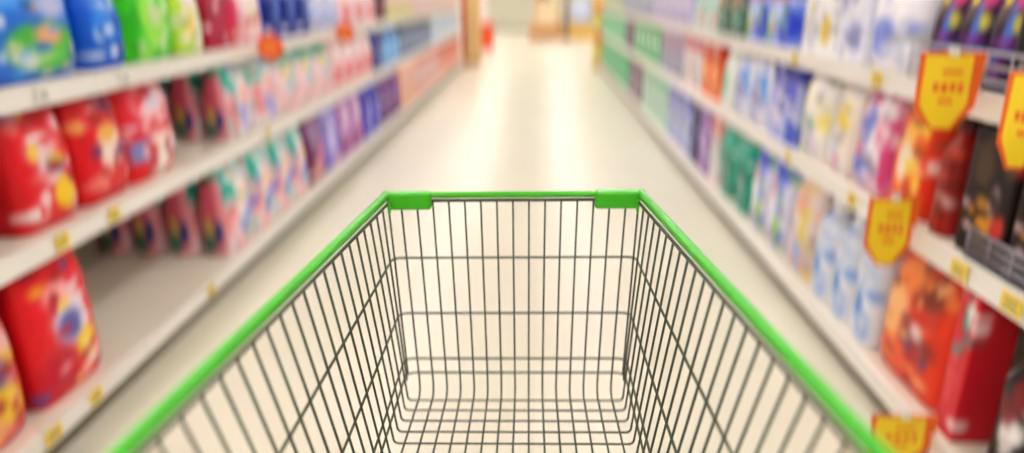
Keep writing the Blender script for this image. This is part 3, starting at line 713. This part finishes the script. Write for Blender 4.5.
cr = plain('f0501c', .5)
b = box(-.2, .2, -.2, .2, 0, .02)
for q in (-1, 1):
    add_box(b, min(q * .2, q * .18), max(q * .2, q * .18), -.2, .2, .021, .6)
    add_box(b, -.179, .179, min(q * .2, q * .18), max(q * .2, q * .18), .021, .6)
obj('crate_body', b, cr, t)
b = bmesh.new()
for q in (-1, 1):
    add_box(b, min(q * .2, q * .23), max(q * .2, q * .23), -.23, .23, .56, .61)
    add_box(b, -.199, .199, min(q * .2, q * .23), max(q * .2, q * .23), .56, .61)
obj('crate_rim', b, cr, t)
t = tag(empty('freezer_cabinet', (-.6, 27.0, 0)), 'long pale grey cabinet across the far end of the store', 'cabinet')
obj('cabinet_body', box(-1.3, 1.2, -.4, .4, .12, 1.0, bevel=.02), plain('d0ccba', .5), t)
obj('cabinet_plinth', box(-1.25, 1.15, -.36, .36, 0, .119), plain('a8a290', .5), t)
obj('cabinet_lid', box(-1.32, 1.22, -.42, .42, 1.001, 1.06, bevel=.01), plain('bcc4b8', .4), t)
t = tag(empty('notice_board', (-2.15, 24.0, 0)), 'pinkish white free-standing board at the far left of the cross aisle', 'board')
obj('panel_board', box(-.55, .55, -.02, .02, .06, 1.7), plain('eadcd8', .6), t)
for q in (-1, 1):
    obj('panel_foot', box(q * .4 - .03, q * .4 + .03, -.2, .2, 0, .059), plain('a09a90', .5), t)

# ------------------------------------------------------------------ shopping cart (local frame: +y forward)
psi = .0079
cart = tag(empty('shopping_cart', (0, 0, 0), psi), 'wire shopping cart with a bright green rim rolling down the aisle', 'shopping cart')
GREEN = material('green_rim_plastic', '40b81a', .32, vary=.04, scale=30)
WIRE = material('basket_wire', '4a523f', .35, metal=.55, vary=.08, scale=60)
WIREF = WIRE
GREY = material('chassis_steel', '8c9088', .35, metal=.6)
RUB = material('caster_rubber', '2a2a2c', .7)
XC = -.0206
ZR, ZB = 1.062, .7345
YF, YR = .98, .17
def half(y, z):
    top = .183 + .095 * (YF - y)
    bot = .171 + .012 * (YF - y)
    k = (z - ZB) / (ZR - ZB)
    return bot + (top - bot) * k
def P(x, y, z):
    """small sideways rack of the whole basket"""
    return Vector((XC + x - .0036 * max(0, min(1, (z - .7345) / .3275)) * (y - .37) / .61, y, z + .0145 * x))
W = .0016
def path(pts, r=.0, seg=6):
    q = rounded(pts, r, seg) if r else pts
    return [P(*p) for p in q]
def front_y(z):
    return YF + .010 * (ZR - z) / (ZR - ZB)
# front panel wires, running on under the basket as its floor wires
NX = 15
fb, lb = bmesh.new(), bmesh.new()
for i in range(NX):
    u = -1 + 2 * i / (NX - 1)
    xt, xb, xr = u * .1645, u * .1535, u * (.1535 + .025 * (YF - YR))
    yb = front_y(ZB)
    arc = .022
    add_tube(fb, path(rounded([(xt, front_y(ZR), ZR), (xb, yb, ZB), (xb + (xr - xb) * .06, yb - .05, ZB)], arc)), W, 6)
    add_tube(lb, path([(xb + (xr - xb) * .0595, yb - .0495, ZB), (xr, YR, ZB)]), W, 6)
obj('front_panel', fb, WIRE, cart, smooth=True)
# ribs: sides and the cross wires of the floor
sbL, sbR, cb = bmesh.new(), bmesh.new(), bmesh.new()
NRIB = 29
LEAN = 2   # the side ribs lean: each meets the floor two pitches ahead of its rim end
for i in range(NRIB):
    y = YF - .0105 - .0283 * i
    if y < YR: break
    for s, b in ((-1, sbL), (1, sbR)):
        xt = s * (half(y, ZR) - .003)
        if i < LEAN:    # the first ones die into the front corner
            ye, ze = YF + .009 - .011 * i, ZB + .034 - .004 * i
            add_tube(b, path([(xt, y, ZR), (s * half(ye, ze), ye, ze)]), W, 6)
        else:
            yf = YF - .0080 - .0283 * (i - LEAN)
            xe = s * (half(yf, ZB) - .016)
            add_tube(b, path(rounded([(xt, y, ZR), (s * half(yf, ZB), yf, ZB - 2 * W), (xe, yf, ZB - 2 * W)], .018)), W, 6)
    if i >= LEAN:
        yf = YF - .0080 - .0283 * (i - LEAN)
        xe = half(yf, ZB) - .0155
        add_tube(cb, path([(-xe, yf, ZB - 2 * W), (xe, yf, ZB - 2 * W)]), W, 6)
obj('side_panel', sbL, WIRE, cart, smooth=True)
obj('side_panel', sbR, WIRE, cart, smooth=True)
fl = obj('basket_floor', cb, WIRE, cart, smooth=True)
lm = obj('floor_wires', lb, WIRE, fl, smooth=True)
# hoops round sides and front
for zf_, drop, rr in ((.9705, .055, .014), (.877, .07, .015), (.796, .06, .016), (.770, .05, .018)):
    pts = []
    def zz(y): return zf_ - drop * (YF - y)
    o_ = 2 * W
    pl = [(-half(YR, zz(YR)) - o_, YR, zz(YR)), (-half(YF, zf_) - o_, front_y(zf_) + o_, zf_), (half(YF, zf_) + o_, front_y(zf_) + o_, zf_), (half(YR, zz(YR)) + o_, YR, zz(YR))]
    obj('hoop_wire', add_tube(bmesh.new(), path(pl, rr, 8), W * 1.12, 8), WIRE, cart, smooth=True)
# rear panel
rb = bmesh.new()
for i in range(13):
    u = -1 + 2 * i / 12
    add_tube(rb, path([(u * (half(YR, ZB) - .03), YR - .004, ZB), (u * (half(YR, ZR) - .01), YR - .004, ZR)]), W, 6)
for z in (.80, .92):
    add_tube(rb, path([(-half(YR, z), YR - .0075, z), (half(YR, z), YR - .0075, z)]), W, 6)
obj('rear_panel', rb, WIRE, cart, smooth=True)
# rim: steel wire under green plastic
for s in (-1, 1):
    obj('rim_wire', add_tube(bmesh.new(), path([(s * (half(YF, ZR) - .0034), YF - .004, ZR), (s * (half(YR, ZR) - .0034), YR, ZR)]), .0022, 8), WIRE, cart, smooth=True)
obj('rim_wire', add_tube(bmesh.new(), path([(-half(YF, ZR), YF + .001, ZR), (half(YF, ZR), YF + .001, ZR)]), .0026, 8), WIRE, cart, smooth=True)
for s in (-1, 1):
    b = bmesh.new()
    q = [(s * (half(y, ZR) + .003), y, ZR + .0078) for y in (YF + .004, .8, .6, .4, YR)]
    add_tube(b, [P(*p) for p in q], .0065, 14)
    obj('green_side_rim', b, GREEN, cart, smooth=True)
b = bmesh.new()
add_tube(b, [P(x, YF + .003, ZR + .0078) for x in (-.186, -.09, 0, .09, .186)], .0048, 12)
obj('green_front_rim', b, GREEN, cart, smooth=True)
for s in (-1, 1):
    b = bmesh.new()
    x0, x1 = sorted((s * .119, s * .1845))
    add_box(b, x0, x1, YF - .008, YF + .011, ZR - .0125, ZR + .0135, bevel=.004)
    for v in b.verts: v.co = P(*v.co)
    sl = obj('corner_sleeve', b, GREEN, cart)
    b = bmesh.new()
    x0, x1 = sorted((s * .1775, s * .181))
    add_box(b, x0, x1, YF - .020, YF - .009, ZR - .016, ZR + .004, bevel=.002)
    for v in b.verts: v.co = P(*v.co)
    obj('sleeve_hook', b, GREEN, sl)
    b = bmesh.new()
    bmesh.ops.create_uvsphere(b, u_segments=16, v_segments=10, radius=.0076, matrix=Matrix.Translation(P(s * .186, YF + .003, ZR + .0070)))
    obj('corner_cap', b, GREEN, sl, smooth=True)
# handle, chassis and casters (below and behind the picture)
hb = bmesh.new()
add_tube(hb, [P(-.262, .10, 1.05), P(.262, .10, 1.05)], .0135, 14)
obj('push_handle', hb, GREEN, cart, smooth=True)
for s in (-1, 1):
    obj('handle_bracket', add_tube(bmesh.new(), [P(s * .258, .10, 1.05), P(s * (half(YR, ZR) + .006), YR - .004, ZR)], .008, 10), GREY, cart, smooth=True)
    pts = [(s * .215, YR - .02, 1.03), (s * .22, .12, .70), (s * .24, .14, .20), (s * .235, .30, .165), (s * .17, .84, .165)]
    obj('frame_tube', add_tube(bmesh.new(), path(pts, .06), .0125, 12), GREY, cart, smooth=True)
    pts = [(s * .19, .62, .168), (s * .185, .50, .45), (s * .20, .46, ZB - .006)]
    obj('support_post', add_tube(bmesh.new(), path(pts, .05), .010, 10), GREY, cart, smooth=True)
    for y, x in ((.16, .24), (.82, .172)):
        c = obj('caster', add_tube(bmesh.new(), [P(s * x, y, .165), P(s * x, y, .128)], .012, 10), GREY, cart, smooth=True)
        b = bmesh.new()
        for q in (-1, 1):
            add_box(b, XC + s * x + q * .017 - .0015, XC + s * x + q * .017 + .0015, y - .030, y + .012, .045, .128)
        add_box(b, XC + s * x - .0185, XC + s * x + .0185, y - .030, y + .012, .1281, .131)
        obj('caster_fork', b, GREY, c)
        b = bmesh.new()
        prof = [(.050, -.011), (.0595, -.008), (.060, 0), (.0595, .008), (.050, .011)]
        add_lathe(b, prof, 28)
        for v in b.verts:
            v.co = Vector((XC + s * x + v.co.z, y - .012 + v.co.x, .0605 + v.co.y))
        obj('caster_wheel', b, RUB, c, smooth=True)
obj('cross_bar', add_tube(bmesh.new(), path([(-.19, .70, .168), (.19, .70, .168)]), .010, 10), GREY, cart, smooth=True)

# ------------------------------------------------------------------ camera, world, view
cam = bpy.data.cameras.new('camera')
cam.sensor_fit = 'HORIZONTAL'
cam.sensor_width = 36
cam.lens = 36 * 700 / 1024
cam.clip_start = .01
co = bpy.data.objects.new('camera', cam)
COL.objects.link(co)
fwd = Vector((-0.0320922696, 0.9476648879, -0.3176497228)).normalized()
right = Vector((fwd.y, -fwd.x, 0)).normalized()
up = right.cross(fwd)
M = Matrix((right, up, -fwd)).transposed().to_4x4()
M.translation = Vector((0, 0, 1.35))
co.matrix_world = M
cam.dof.use_dof = True
cam.dof.focus_distance = FOCUS
cam.dof.aperture_fstop = FSTOP
cam.dof.aperture_ratio = RATIO
SC.camera = co
w = bpy.data.worlds.new('World')
SC.world = w
w.use_nodes = True
w.node_tree.nodes['Background'].inputs['Color'].default_value = (.9, .92, 1, 1)
w.node_tree.nodes['Background'].inputs['Strength'].default_value = .5
SC.view_settings.view_transform = 'Standard'
SC.view_settings.look = 'None'
SC.view_settings.gamma = 1
SC.view_settings.use_curve_mapping = False
SC.view_settings.exposure = EXPOSURE
SC.cycles.max_bounces = 8
SC.cycles.diffuse_bounces = 5
SC.cycles.use_denoising = True
